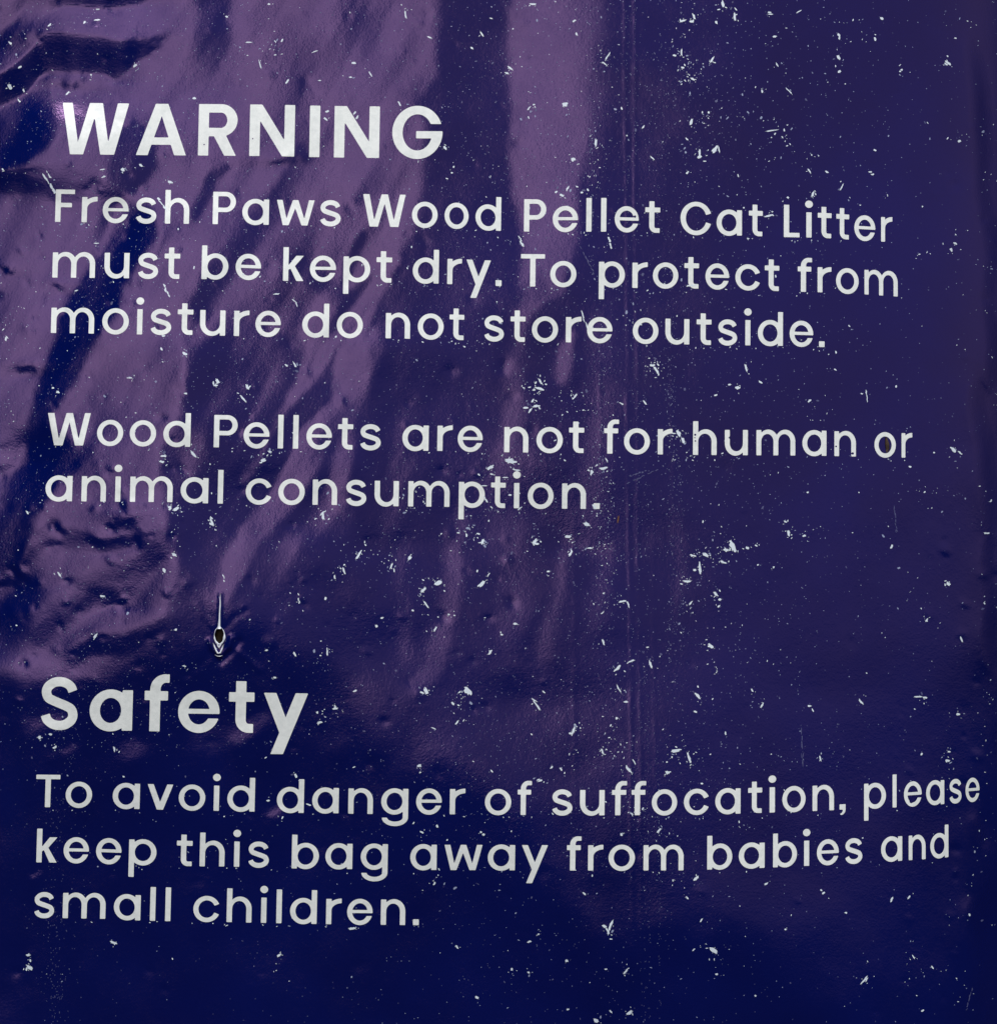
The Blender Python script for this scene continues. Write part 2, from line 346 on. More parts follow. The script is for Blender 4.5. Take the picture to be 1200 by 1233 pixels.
NAT = dict(a=32.2, n=29.5, o=31.5, e=30.8, s=25, d=32.2, p=32, l=7.0, r=18.2, m=51.2, b=32, i=6.9, t=18.6, c=29.4, h=29.3, u=29.8, f=17.6)
NAT[','] = 7.6
def glyph(ch, w, m):
    n = NAT.get(ch) if m is BODY else None
    if n and w < n*.975:
        g = glyph(ch, n, m); k = w/n
        return lambda x, y: g(x/k, y)
    X, H, A, D, t, th, ov, q = m.X, m.H, m.A, m.D, m.t, m.th, m.ov, m.q
    S = lambda x, y, x0, y0, y1: rect(x, y, x0, x0+t, y0, y1)
    hv = m.hv
    def f(x, y):
        c = ch
        if c in 'oce':
            rw = w
            if c == 'c': rw = w*1.07
            if m.sq: rw = w if c != 'c' else w*1.07
            o = ring(x, y, 0, rw, -ov, X+ov, t*.96, th)
            if c == 'c':
                gx = rw*.5; g = np.abs(y-X/2)-(.40*(x-gx)+.4); o = I(o, -I(g, gx+t*.2-x))
            if c == 'e':
                inside = ell(x, y, w/2, X/2, w/2, X/2+ov)
                yb = X*.455; o = U(o, I(inside, rect(x, y, 1, w, yb, yb+m.bar)))
                gap = rect(x, y, w*.52, w*1.2, yb-X*.115, yb)
                gap = I(gap, -( (y-(yb-X*.115)) - .12*(x-w*.8)) ) if False else gap
                o = I(o, -gap)
            return o
        if c in 'adgbpq':
            left = c in 'adgq'
            x0, x1 = (0, w-.10*t) if left else (.10*t, w)
            o = ring(x, y, x0, x1, -ov, X+ov, t, th)
            sx0 = w-t if left else 0
            y0 = {'p': -D, 'q': -D}.get(c, 0); y1 = A if c in 'db' else X
            if c == 'g':
                y0 = -D*.28
                o = U(o, S(x, y, sx0, y0-.2, y1))
                hk = I(ring(x, y, w*.03, w, y0-(D*.98+y0)-0.2, y0+(D*.98+y0)+.2, t, th*1.02), y-y0)
                hk = I(hk, -I(x-w*.4, -D*.30-y))
                return U(o, hk)
            return U(o, S(x, y, sx0, y0, y1))
        if c in 'nh': return U(S(x, y, 0, 0, A if c == 'h' else X), arch(x, y, 0, w, X+ov, t, th))
        if c == 'm':
            a = (w+t)/2
            return U(S(x, y, 0, 0, X), arch(x, y, 0, a, X+ov, t, th), arch(x, y, a-t, w, X+ov, t, th))
        if c == 'u':
            xr, yr = w-x, X-y
            return U(rect(xr, yr, 0, t, 0, X), arch(xr, yr, 0, w, X+ov, t, th))
        if c == 'r':
            cy = X*.55; ry = X+ov-cy
            R = ring(x, y, t*.1, 2*w-t*.1, cy-ry, X+ov, t*.9, th*1.06)
            return U(S(x, y, 0, 0, X), I(R, x-w, cy-y))
        if c == 'i': return U(S(x, y, (w-t)/2, 0, X), ell(x, y, w/2, m.dy, m.dr*1.06, m.dr))
        if c == 'l': return S(x, y, (w-t)/2, 0, A)
        if c == 'I': return S(x, y, (w-t)/2, 0, H)
        if c == 't':
            sx0 = w*.27; r = t*1.28
            k = I(ring(x, y, sx0, sx0+2*r, 0, 2*r, t, th*1.05), x-sx0-r-.5, y-r-.5)
            return U(S(x, y, sx0, r-.2, m.T), k, rect(x, y, sx0+r-.2, w*.97, 0, th*1.05), rect(x, y, 0, w, X-th*1.1, X))
        if c == 'f':
            sx0 = w*.22; r = t*1.5; top = m.fh
            k = I(ring(x, y, sx0, sx0+2*r, top-2*r, top, t, th), x-sx0-r-.5, top-r-y-.5)
            return U(S(x, y, sx0, 0, top-r+.2), k, rect(x, y, sx0+r-.2, w, top-th, top-.15), rect(x, y, 0, w*.95, X-th*1.1, X))
        if c in 'sS':
            h = X if c == 's' else H
            A1 = np.radians([8, 35, 62, 90, 118, 150, 180, 212]); A2 = np.radians([32, 0, -30, -62, -90, -118, -148, -175])
            P = [(.5+.475*np.cos(k), .755+.245*np.sin(k)) for k in A1]+[(.28, .562), (.5, .508), (.73, .452)]+[(.5+.495*np.cos(k), .25+.25*np.sin(k)) for k in A2]
            r = (t*.45+th*.55)/2
            PP = [(r+u*(w-2*r), r-ov+v*(h+2*ov-2*r)) for u, v in P]
            return stroke(x, y, PP, r)
        if c == 'k':
            a = w/25.; b = X/30.4
            up = poly(x, y, [(t*.8, 12.6*b), (t*.8, 17.9*b-.8), (15.8*a, X), (w, X), (14.0*a, 17.6*b), (9.4*a, 15.2*b)])
            lo = poly(x, y, [(8.6*a, 15.6*b), (13.2*a, 19.6*b), (w, 0), (w-8.8*a, 0)])
            return U(S(x, y, 0, 0, A), up, lo)
        if c == 'v': return vee(x, y, 0, w, X, hv, hv*.52)
        if c in 'wW':
            h = X if c == 'w' else H
            if c == 'w': q, yi, ya = (.152, .262, .425, .57, .735, .852, .822, .665, .49, .322, .168), .26, .68
            elif m is HEAD: q, yi, ya = (.149, .243, .409, .606, .699, .83, .793, .585, .485, .326, .129), .235, .72
            else: q, yi, ya = (.15, .27, .435, .585, .73, .865, .84, .65, .51, .36, .165), .20, .72
            return poly(x, y, [(0, h), (q[0]*w, h), (q[1]*w, yi*h), (q[2]*w, h), (q[3]*w, h), (q[4]*w, yi*h), (q[5]*w, h), (w, h), (q[6]*w, 0), (q[7]*w, 0), (q[8]*w, ya*h), (q[9]*w, 0), (q[10]*w, 0)])
        if c == 'y':
            bx = w*.175; dd = D*1.06
            r = poly(x, y, [(w-hv, X), (w, X), (bx+hv, -dd), (bx, -dd)])
            l = poly(x, y, [(0, X), (hv, X), (w*.5+hv*.48, 1), (w*.5-hv*.48, 1)])
            return U(r, l)
        if c == 'F': return U(S(x, y, 0, 0, H), rect(x, y, 0, w, H-th, H), rect(x, y, 0, w*.86, H*.455, H*.455+th))
        if c == 'L': return U(S(x, y, 0, 0, H), rect(x, y, 0, w, 0, th))
        if c == 'T': return U(S(x, y, (w-t)/2, 0, H), rect(x, y, 0, w, H-th, H))
        if c in 'PR':
            yb = H*.375 if c == 'P' else H*.375
            ry = (H-yb)/2; bw = w if c == 'P' else w*1.0
            ex = bw-ry*1.02
            outer = U(rect(x, y, 0, ex, yb, H), I(ell(x, y, ex, yb+ry, bw-ex, ry), ex-.6-x))
            inner = U(rect(x, y, t, ex, yb+th, H-th), I(ell(x, y, ex, yb+ry, bw-ex-t, ry-th), ex-.6-x))
            o = U(S(x, y, 0, 0, H), I(outer, -inner))
            if c == 'R':
                o = U(o, poly(x, y, [(w*.38, yb+2), (w*.70, yb+2), (w*.975, 0), (w*.975-t*1.13, 0)]))
            return o
        if c == 'A':
            ap = hv*.5; cx = w/2
            out = poly(x, y, [(0, 0), (cx-ap, H), (cx+ap, H), (w, 0)])
            yi = H*.765; x0 = hv*.94; g = (cx-x0)/yi
            inn = poly(x, y, [(x0-g*6, -6), (cx, yi), (w-x0+g*6, -6)])
            bar = I(out, rect(x, y, 0, w, H*.205, H*.205+th*.86))
            return U(I(out, -inn), bar)
        if c == 'N':
            d = hv*.98
            return U(S(x, y, 0, 0, H), S(x, y, w-t, 0, H), poly(x, y, [(0, H), (d, H), (w, 0), (w-d, 0)]))
        if c == 'C':
            rw = w*1.055; o = ring(x, y, 0, rw, -ov, H+ov, t, th)
            gx = rw*.5; g = np.abs(y-H/2)-(.30*(x-gx)+.9); return I(o, -I(g, gx+t*.2-x))
        if c == 'G':
            rw = w*1.0; o = ring(x, y, 0, rw, -ov, H+ov, t, th)
            y1, y0 = H*.525, H*.385
            o = I(o, -I(rect(x, y, w*.5, w*1.2, y1, H*.665), w*.5-x))
            ins = ell(x, y, w/2, H/2, w/2, H/2+ov)
            return U(o, I(rect(x, y, w*.475, w, y0, y1), U(ins, rect(x, y, w*.7, w, H*.5, y1))))
        if c == '.': return rect(x, y, 0, w, 0, 7.0)
        if c == ',':
            return U(rect(x, y, 0, w, .3, 6.6), poly(x, y, [(w*.35, .5), (w, 1.2), (w*.94, -2.6), (w*.62, -5.6), (w*.2, -6.4), (w*.1, -4.9), (w*.45, -3.2), (w*.55, -.5)]))
        raise ValueError(c)
    return f

def contour(f, x0, x1, y0, y1, st):
    """filled cells of f<0, boundary cells clipped where f crosses zero"""
    nx = int(np.ceil((x1-x0)/st))+1; ny = int(np.ceil((y1-y0)/st))+1
    xs = x0+st*np.arange(nx); ys = y0+st*np.arange(ny)
    GX, GY = np.meshgrid(xs, ys); F = f(GX, GY)
    F = np.where(np.abs(F) < 1e-5, 1e-5, F)
    idx = {}; V = []; Fc = []
    def vtx(key, x, y):
        k = idx.get(key)
        if k is None:
            k = idx[key] = len(V); V.append((x, y))
        return k
    neg = F < 0
    act = neg[:-1, :-1] | neg[1:, :-1] | neg[:-1, 1:] | neg[1:, 1:]
    for j, i in zip(*np.nonzero(act)):
        cs = ((j, i), (j, i+1), (j+1, i+1), (j+1, i)); out = []
        for a in range(4):
            p, r = cs[a], cs[(a+1) % 4]; fp, fr = F[p], F[r]
            if fp < 0: out.append(vtx(p, GX[p], GY[p]))
            if (fp < 0) != (fr < 0):
                s = fp/(fp-fr); k = (p, r) if p < r else (r, p)
                out.append(vtx(k, GX[p]+s*(GX[r]-GX[p]), GY[p]+s*(GY[r]-GY[p])))
        if len(out) > 2: Fc.append(out)
    return np.array(V), Fc

BODY.sq = HEAD.sq = False
# every printed line: name of its look, metrics, baseline points, words as glyph extents in photo pixels
LINES = [
 ('WARNING', HEAD, [(75,185.6),(195,187),(240,187.2),(330,188),(380,189.2),(430,190),(535,190.6)],
  [('W',74.9,154.8),('A',164.4,224.6),('R',239,285.8),('N',300.6,354.8),('I',372.4,385.4),('N',402.4,456.8),('G',472.2,532.6)]),
 ('Fresh', BODY, [(66,267),(200,269.2),(300,270.3),(355,271.3),(437,272.6),(527,274.2),(560,275.5),(600,277.9),(640,279),(740,278.9),(800,280.6),(830,282.4),(890,283.6),(945,285.5),(975,286),(1000,287),(1030,289),(1080,292)],
  [('F',67,90),('r',98.8,117.5),('e',124,155.1),('s',163.9,188.7),('h',199,228.1),('P',256.4,284),('a',291.9,324),('w',333.2,378.6),('s',385.4,410.4),('W',436.8,488),('o',496,526.8),('o',535.2,564),('d',572.4,603.1),
   ('P',630.7,657.4),('e',665.2,695.6),('l',705.3,712.2),('l',723,730),('e',739.8,768.6),('t',776.4,794.4),('C',818.9,854.5),('a',862.3,892.8),('t',901,917.8),('L',943.2,962.1),('i',970,976.8),('t',984,1000.6),('t',1006.3,1021.8),('e',1028,1053.2),('r',1060.2,1073.7)]),
 ('must', BODY, [(63,334.2),(140,334.8),(205,335.8),(290,336.3),(345,338.2),(430,339.3),(460,340.3),(520,341.2),(545,342.2),(600,344.4),(640,345),(730,345.6),(765,346.7),(830,347.3),(900,349.2),(930,350.3),(965,351.3),(990,352),(1045,354.7),(1082,357.2)],
  [('m',63.6,114.8),('u',126,156),('s',166.3,190.8),('t',198.2,217),('b',243,275.1),('e',283.9,314.4),('k',341,365.7),('e',373.2,404.6),('p',413.5,445.7),('t',453.2,472),('d',496.9,528.2),('r',538.5,556),('y',561.3,590.7),('.',596.6,603.8),
   ('T',626.8,655.7),('o',662.2,693.6),('p',720.7,752),('r',761,779.4),('o',785.7,816.2),('t',823.5,841.1),('e',848.9,877.4),('c',884.9,913.6),('t',920.2,937.7),('f',959.9,977),('r',983.8,1000.4),('o',1006,1033.2),('m',1040.2,1080.2)]),
 ('moisture', BODY, [(62,400.8),(165,402.6),(220,403),(290,404.7),(390,406.2),(470,407.3),(550,409.3),(620,411.6),(690,412.2),(800,414),(850,415.3),(900,415.8),(940,416.4),(992,418)],
  [('m',61.9,113.7),('o',123.5,155.4),('i',165.1,172),('s',181.4,206.6),('t',214,232.8),('u',241,271.5),('r',281.9,300.3),('e',307.7,338.2),('d',364,396.2),('o',405.5,436.9),('n',464.4,493.7),('o',503,534),('t',541,558.7),('s',582.7,606.6),('t',614.4,632.4),('o',640.2,671.6),('r',681,699.8),('e',706.5,737),('o',761.5,792.3),('u',800.7,829.5),('t',838.2,856.1),('s',864,887.1),('i',896.6,903.2),('d',911.9,942.1),('e',950.2,978.5),('.',985.5,992.2)]),
 ('Wood', BODY, [(57,536.2),(150,536.6),(225,538),(265,538.7),(340,540),(415,541.2),(510,542.8),(535,543),(620,544.7),(700,545.5),(735,546.2),(800,547.2),(840,547.8),(935,548.3),(990,548.8),(1020,549.5),(1098,551.3)],
  [('W',57.4,109),('o',117.2,148.6),('o',156.5,188.2),('d',196.9,229.6),('P',257.7,286.1),('e',293.5,324.5),('l',334.3,341.6),('l',352.6,359.7),('e',369,399.6),('t',406.9,425.2),('s',433.5,458.6),('a',484.4,516),('r',526.5,544.8),('e',551,581),('n',606.9,636),('o',645.7,677.3),('t',684.7,703),('f',726.9,744.7),('o',751,782),('r',791.5,809.2),('h',833.9,862.4),('u',872.2,899.9),('m',910.2,957),('a',965.5,994.5),('n',1004,1029.9),('o',1052.2,1077.9),('r',1084.8,1097.7)]),
 ('animal', BODY, [(55,603.2),(140,604.1),(205,604.6),(250,606.1),(300,607),(400,608),(440,609),(470,609.5),(540,610.3),(600,611.6),(622,612),(722,612.9)],
  [('a',55.2,87.4),('n',98.5,127.9),('i',138.8,145.7),('m',156.9,208.2),('a',217.7,251),('l',261.8,269.4),('c',296,326.1),('o',335.2,367),('n',376.5,406),('s',416.4,441.2),('u',451,480.1),('m',491.5,541.2),('p',552.2,583.6),('t',591,608.6),('i',618.4,625.2),('o',635.2,666.2),('n',676.4,705.2),('.',714.5,721.8)]),
 ('Safety', HEAD, [(49,877.2),(110,879.6),(160,879.8),(195,880.8),(300,882.4),(371,883.6)],
  [('S',49.3,94),('a',108.2,159.8),('f',174,203.5),('e',214.7,264.5),('t',275.5,306.1),('y',317.4,370.6)]),
 ('To avoid', BODY, [(43,971.7),(110,972.4),(165,974.1),(200,975),(260,976.3),(305,977.2),(360,978.8),(405,979.2),(430,980),(550,980.5),(630,981.3),(720,981.7),(800,981.4),(840,980.7),(890,979.6),(930,978.3),(985,976.3),(1045,973.6),(1077,972.2),(1134,968.3),(1180,964.4)],
  [('T',43.5,72.4),('o',79.4,111.1),('a',136,168.6),('v',177.7,208.5),('o',215.5,247.3),('i',257.1,264.5),('d',273.9,306.9),('d',333.5,366),('a',376,407.9),('n',419.4,449),('g',459,491.5),('e',501,531.8),('r',541.5,560),('o',583.7,615.3),('f',623,639.9),('s',664.4,689),('u',698,727.6),('f',736.4,754.4),('f',760,777.4),('o',784.4,814.8),('c',823,852),('a',860.7,891.1),('t',900.2,917.1),('i',925.7,932.8),('o',941.4,969.3),('n',977.7,1003.5),(',',1010.2,1017.5),('p',1039.7,1066),('l',1073.8,1079),('e',1087.7,1109),('a',1114.4,1136.2),('s',1142.4,1157),('e',1161.8,1178.6)]),
 ('keep', BODY, [(44,1038.3),(110,1039.4),(160,1041.2),(230,1043),(270,1043.3),(310,1044.3),(360,1045.8),(440,1046.6),(520,1047.5),(640,1048),(700,1048.2),(820,1048),(865,1046.7),(918,1045),(945,1043.8),(972,1042.5),(1030,1039.6),(1083,1036.5),(1115,1034.4),(1142,1032)],
  [('k',44.4,69),('e',76.9,107.3),('e',116,146.5),('p',155.5,188.6),('t',213,231.8),('h',240.7,270.6),('i',281.8,288.7),('s',299,324),('b',351.4,384),('a',391.9,424.3),('g',434.4,466.8),('a',493.9,525.7),('w',534.9,580.7),('a',587.2,619.9),('y',628,659.4),('f',682.2,699.6),('r',707.7,726),('o',732.4,764),('m',774.4,822.6),('b',851,881.1),('a',889,920.1),('b',930.2,959),('i',967.3,973.9),('e',983,1009.3),('s',1016.9,1037.7),('a',1060.2,1085.6),('n',1093.4,1113.7),('d',1119.4,1141.2)]),
 ('small', BODY, [(41,1104.9),(130,1106.4),(165,1108.2),(205,1109.2),(260,1109.9),(300,1110.8),(340,1111.7),(380,1112.5),(410,1113),(504,1114)],
  [('s',41.5,65.7),('m',76,127.4),('a',137.4,169.5),('l',180.4,187.9),('l',198.8,206.1),('c',233,263.1),('h',273.2,303.1),('i',314.3,321.1),('l',332.6,339.6),('d',349.4,381.5),('r',392.7,411.2),('e',418,448.6),('n',458.5,487.9),('.',497.3,504.4)]),
]
# ---------------------------------------------------------------- surface of the bag
FADE = sstep((UU+98)/75)*sstep((1298-UU)/75)*sstep((VV+98)/75)*sstep((1333-VV)/75)
# pucker of film round the small tear
for P, a, r in (([(279, 768, 0), (275, 779, 0), (265, 789, 0), (256, 781, 0), (253, 772, 0)], 1.9, 3.0), ([(256, 754, 0), (246, 742, 0), (238, 728, 0)], .25, 4.0), ([(272, 756, 0), (282, 744, 0), (296, 736, 0)], -.3, 4.2), ([(280, 780, 0), (296, 792, 0), (312, 806, 0)], .45, 5), ([(254, 786, 0), (242, 800, 0), (228, 808, 0)], -.35, 5), ([(265.3, 716, 0), (264, 752, 0)], .8, 2.6), ([(288, 772, 0), (281, 784, 0), (266, 797, 0)], -1.0, 4.0)):
    H = H + a*np.exp(-(line_sd(P, UU, VV)/r)**2)
# small dents pressed out by the pellets, and long faint pressed lines right of the middle
drng = np.random.default_rng(3)
for n, x0, x1, y0, y1, amp in ((34, 1135, 1205, 0, 1233, 1.2), (30, -20, 210, 590, 830, 1.2), (120, -40, 230, 250, 860, .9), (60, -40, 200, 0, 250, .8), (90, 200, 620, 430, 900, .8), (60, 240, 620, 0, 430, .55), (70, 620, 1180, 0, 1233, .55), (40, 0, 620, 900, 1233, .5)):
    for _ in range(n):
        x, y = drng.uniform(x0, x1), drng.uniform(y0, y1); r = drng.uniform(3, 8); a = amp*drng.choice([-1, -1, 1])*drng.uniform(.03, .115)*r
        i0, i1 = int((x-4*r-G0U)/GS), int((x+4*r-G0U)/GS)+2; j0, j1 = int((y-4*r-G0V)/GS), int((y+4*r-G0V)/GS)+2
        th = drng.uniform(-.4, 1.2); dx = UU[j0:j1, i0:i1]-x; dy = VV[j0:j1, i0:i1]-y
        p = dx*math.cos(th)+dy*math.sin(th); q = -dx*math.sin(th)+dy*math.cos(th)
        H[j0:j1, i0:i1] += a*np.exp(-(p/r)**2-(q/(r*drng.uniform(.6, 1)))**2)
for x, a, r, y0, y1 in ((757, .30, 2.2, -90, 1330), (768, .26, 2.0, -90, 1330), (786, .12, 2.2, 600, 1100), (723, .14, 2.6, 380, 620), (810, .13, 3, 350, 700), (940, .12, 3, -90, 700), (690, .15, 3, 500, 1000), (62, .15, 3, 1000, 1330), (88, .15, 3, 800, 1200)):
    xx = x+.008*(VV-600)+.8*np.sin(VV/71.+x)+.35*fnoise(UU.shape, 12, int(x))
    H = H+.55*a*np.exp(-((UU-xx)/r)**2)*sstep((VV-y0)/120)*sstep((y1-VV)/120)*(1+.35*fnoise(UU.shape, 9, int(x)+1))
HW = (H-H[60:660, 60:640].mean())*FADE
def heights(u, v):
    x = np.clip((np.asarray(u, float)-G0U)/GS, 0, NU-1.001); y = np.clip((np.asarray(v, float)-G0V)/GS, 0, NV-1.001)
    i = x.astype(int); j = y.astype(int); a = x-i; b = y-j
    return HW[j, i]*(1-a)*(1-b)+HW[j, i+1]*a*(1-b)+HW[j+1, i]*(1-a)*b+HW[j+1, i+1]*a*b
TILT = m0
def point(u, v, off=0.0):
    """point of the front panel at (u, v), raised `off` metres"""
    u = np.asarray(u, float); v = np.asarray(v, float)
    y = base_drop(u, v)-heights(u, v)/PX-TILT*(v-616.5)/PX-off
    d = DCAM+y
    return np.stack([(u-600)/PX/DCAM*d, y, ZC+(616.5-v)/PX/DCAM*d], -1)

def new_mesh(name, V, F, mats, parent=None, smooth=True, mat_idx=None):
    me = bpy.data.meshes.new(name)
    V = np.asarray(V, np.float32)
    if isinstance(F, np.ndarray):
        n = F.shape[1]; lens = np.full(len(F), n); flat = F.ravel()
    else:
        lens = np.array([len(f) for f in F]); flat = np.concatenate([np.asarray(f) for f in F])
    me.vertices.add(len(V)); me.vertices.foreach_set('co', V.ravel())
    me.loops.add(len(flat)); me.loops.foreach_set('vertex_index', flat.astype(np.int32))
    me.polygons.add(len(lens)); me.polygons.foreach_set('loop_start', np.concatenate([[0], np.cumsum(lens)[:-1]]).astype(np.int32))
    if mat_idx is not None: me.polygons.foreach_set('material_index', np.asarray(mat_idx, np.int32))
    me.polygons.foreach_set('use_smooth', np.full(len(lens), smooth))
    me.update(calc_edges=True); me.validate()
    for m in (mats if isinstance(mats, (list, tuple)) else [mats]): me.materials.append(m)
    o = bpy.data.objects.new(name, me); scene.collection.objects.link(o)
    if parent is not None: o.parent = parent
    return o

# ---------------------------------------------------------------- materials
def principled(name, **k):
    m = bpy.data.materials.new(name); m.use_nodes = True
    b = m.node_tree.nodes['Principled BSDF']
    for a, v in k.items(): b.inputs[a].default_value = v
    return m, m.node_tree, b
def noise(t, scale, detail=2, vec=None, rough=.5):
    n = t.nodes.new('ShaderNodeTexNoise'); n.inputs['Scale'].default_value = scale; n.inputs['Detail'].default_value = detail; n.inputs['Roughness'].default_value = rough
    t.links.new(vec, n.inputs['Vector']); return n.outputs['Fac']
def ramp(t, v, a, ca, b, cb):
    n = t.nodes.new('ShaderNodeValToRGB'); e = n.color_ramp.elements
    e[0].position = a; e[0].color = (*ca, 1); e[1].position = b; e[1].color = (*cb, 1)
    t.links.new(v, n.inputs[0]); return n.outputs[0]

film = bpy.data.materials.new('navy_film'); film.use_nodes = True; t = film.node_tree; t.nodes.clear()
co = t.nodes.new('ShaderNodeTexCoord').outputs['Object']
dif = t.nodes.new('ShaderNodeBsdfDiffuse'); glo = t.nodes.new('ShaderNodeBsdfAnisotropic'); glo.distribution = 'BECKMANN'
glo.inputs['Color'].default_value = (.97, .54, 1.0, 1)
t.links.new(ramp(t, noise(t, 22, 4, co), .3, (.0006, .0035, .060), .7, (.0010, .0050, .082)), dif.inputs['Color'])
t.links.new(maprange(t, noise(t, 60, 5, co, .65), .3, .7, .17, .25), glo.inputs['Roughness'])
g1 = noise(t, 1700, 2, co); g2 = noise(t, 520, 3, co)
hgt = math_(t, 'ADD', math_(t, 'MULTIPLY', g1, .6), math_(t, 'MULTIPLY', g2, .6))
bp = t.nodes.new('ShaderNodeBump'); bp.inputs['Strength'].default_value = 1; bp.inputs['Distance'].default_value = 5e-5
t.links.new(hgt, bp.inputs['Height'])
fr_ = t.nodes.new('ShaderNodeFresnel'); fr_.inputs['IOR'].default_value = 1.56
mx = t.nodes.new('ShaderNodeMixShader'); mo = t.nodes.new('ShaderNodeOutputMaterial')
for n in (dif, glo, fr_): t.links.new(bp.outputs[0], n.inputs['Normal'])
t.links.new(fr_.outputs[0], mx.inputs[0]); t.links.new(dif.outputs[0], mx.inputs[1]); t.links.new(glo.outputs[0], mx.inputs[2]); t.links.new(mx.outputs[0], mo.inputs[0])

ink, t, b = principled('white_print', **{'Roughness': .28, 'Specular IOR Level': .55})
co = t.nodes.new('ShaderNodeTexCoord').outputs['Object']
t.links.new(ramp(t, noise(t, 500, 4, co, .7), .25, (.66, .685, .70), .6, (.785, .80, .81)), b.inputs['Base Color'])
bp = t.nodes.new('ShaderNodeBump'); bp.inputs['Strength'].default_value = 1; bp.inputs['Distance'].default_value = 3e-5
t.links.new(noise(t, 900, 2, co), bp.inputs['Height']); t.links.new(bp.outputs[0], b.inputs['Normal'])
worn, t, b = principled('bare_white_film', **{'Base Color': (.64, .71, .81, 1), 'Roughness': .5})
thin, t, b = principled('half_worn_film', **{'Base Color': (.25, .29, .46, 1), 'Roughness': .5})
faint, t, b = principled('faintly_worn_film', **{'Base Color': (.07, .075, .19, 1), 'Roughness': .5})
stretched, t, b = principled('stretched_white_film', **{'Base Color': (.74, .77, .86, 1), 'Roughness': .35})
wood, t, b = principled('dark_wood', **{'Roughness': .8})
co = t.nodes.new('ShaderNodeTexCoord').outputs['Object']
t.links.new(ramp(t, noise(t, 900, 4, co), .35, (.012, .006, .003), .7, (.06, .03, .012)), b.inputs['Base Color'])
bark, t, b = principled('brown_wood', **{'Roughness': .7})
co = t.nodes.new('ShaderNodeTexCoord').outputs['Object']
t.links.new(ramp(t, noise(t, 2500, 3, co), .35, (.05, .02, .008), .65, (.22, .09, .03)), b.inputs['Base Color'])
tar, t, b = principled('asphalt', **{'Roughness': 1.0, 'Specular IOR Level': .05})
co = t.nodes.new('ShaderNodeTexCoord').outputs['Object']
t.links.new(ramp(t, noise(t, 60, 6, co, .7), .3, (.010, .010, .011), .7, (.028, .027, .027)), b.inputs['Base Color'])

# ---------------------------------------------------------------- ground
g = new_mesh('ground', [(-9, -9, 0), (9, -9, 0), (9, 9, 0), (-9, 9, 0)], np.array([[0, 1, 2, 3]]), tar)
g['kind'] = 'structure'

# ---------------------------------------------------------------- bag: film
bag = bpy.data.objects.new('litter_bag', None); scene.collection.objects.link(bag)
bag['label'] = 'navy blue plastic sack of cat litter with white warning text, creased and scuffed'
bag['category'] = 'bag'
ur = np.concatenate([np.linspace(-420, -320, 40), np.arange(-310, -30, 10), np.arange(-20, 1222, 2), BU0+BHW*np.sin(np.linspace(np.arcsin((1224-BU0)/BHW), np.pi/2, 30))])
vr = np.concatenate([np.linspace(-700, -560, 40), np.arange(-550, -30, 10), np.arange(-20, 1256, 2), np.arange(1260, 1600, 10), np.linspace(1610, 1750, 40)])
A, B = np.meshgrid(ur, vr)
nu, nv = len(ur), len(vr)
front = point(A, B).reshape(-1, 3)
idx = np.arange(nu*nv).reshape(nv, nu)
quads = np.stack([idx[:-1, :-1], idx[1:, :-1], idx[1:, 1:], idx[:-1, 1:]], -1).reshape(-1, 4)
cu = (A[:-1, :-1]+A[1:, 1:])/2; cv = (B[:-1, :-1]+B[1:, 1:])/2
TX, TY, TRX, TRY = 264.3, 765.4, 5.6, 9.8
hole = (((cu-TX)/TRX)**2+((cv-TY)/TRY)**2 < 1).ravel()
quads = quads[~hole]
ub = np.unique(np.concatenate([ur[::8], ur[[0, -1]], np.linspace(-420, -320, 20), np.linspace(1160, 1260, 30)])); vb = np.unique(np.concatenate([vr[::8], vr[[0, -1]], np.linspace(-700, -560, 20), np.linspace(1610, 1750, 20)]))
A2, B2 = np.meshgrid(ub, vb)
y2 = 2*BDEP-base_drop(A2, B2)-TILT*(B2-616.5)/PX
d2 = DCAM+BDEP-TILT*(B2-616.5)/PX
back = np.stack([(A2-600)/PX*d2, y2, ZC+(616.5-B2)/PX*d2], -1).reshape(-1, 3)
idb = np.arange(A2.size).reshape(A2.shape)+len(front)
qb = np.stack([idb[:-1, :-1], idb[:-1, 1:], idb[1:, 1:], idb[1:, :-1]], -1).reshape(-1, 4)
V = np.concatenate([front, back])
V[:, 2] -= V[:, 2].min()*0
new_mesh('film', V, np.concatenate([quads, qb]), film, bag)

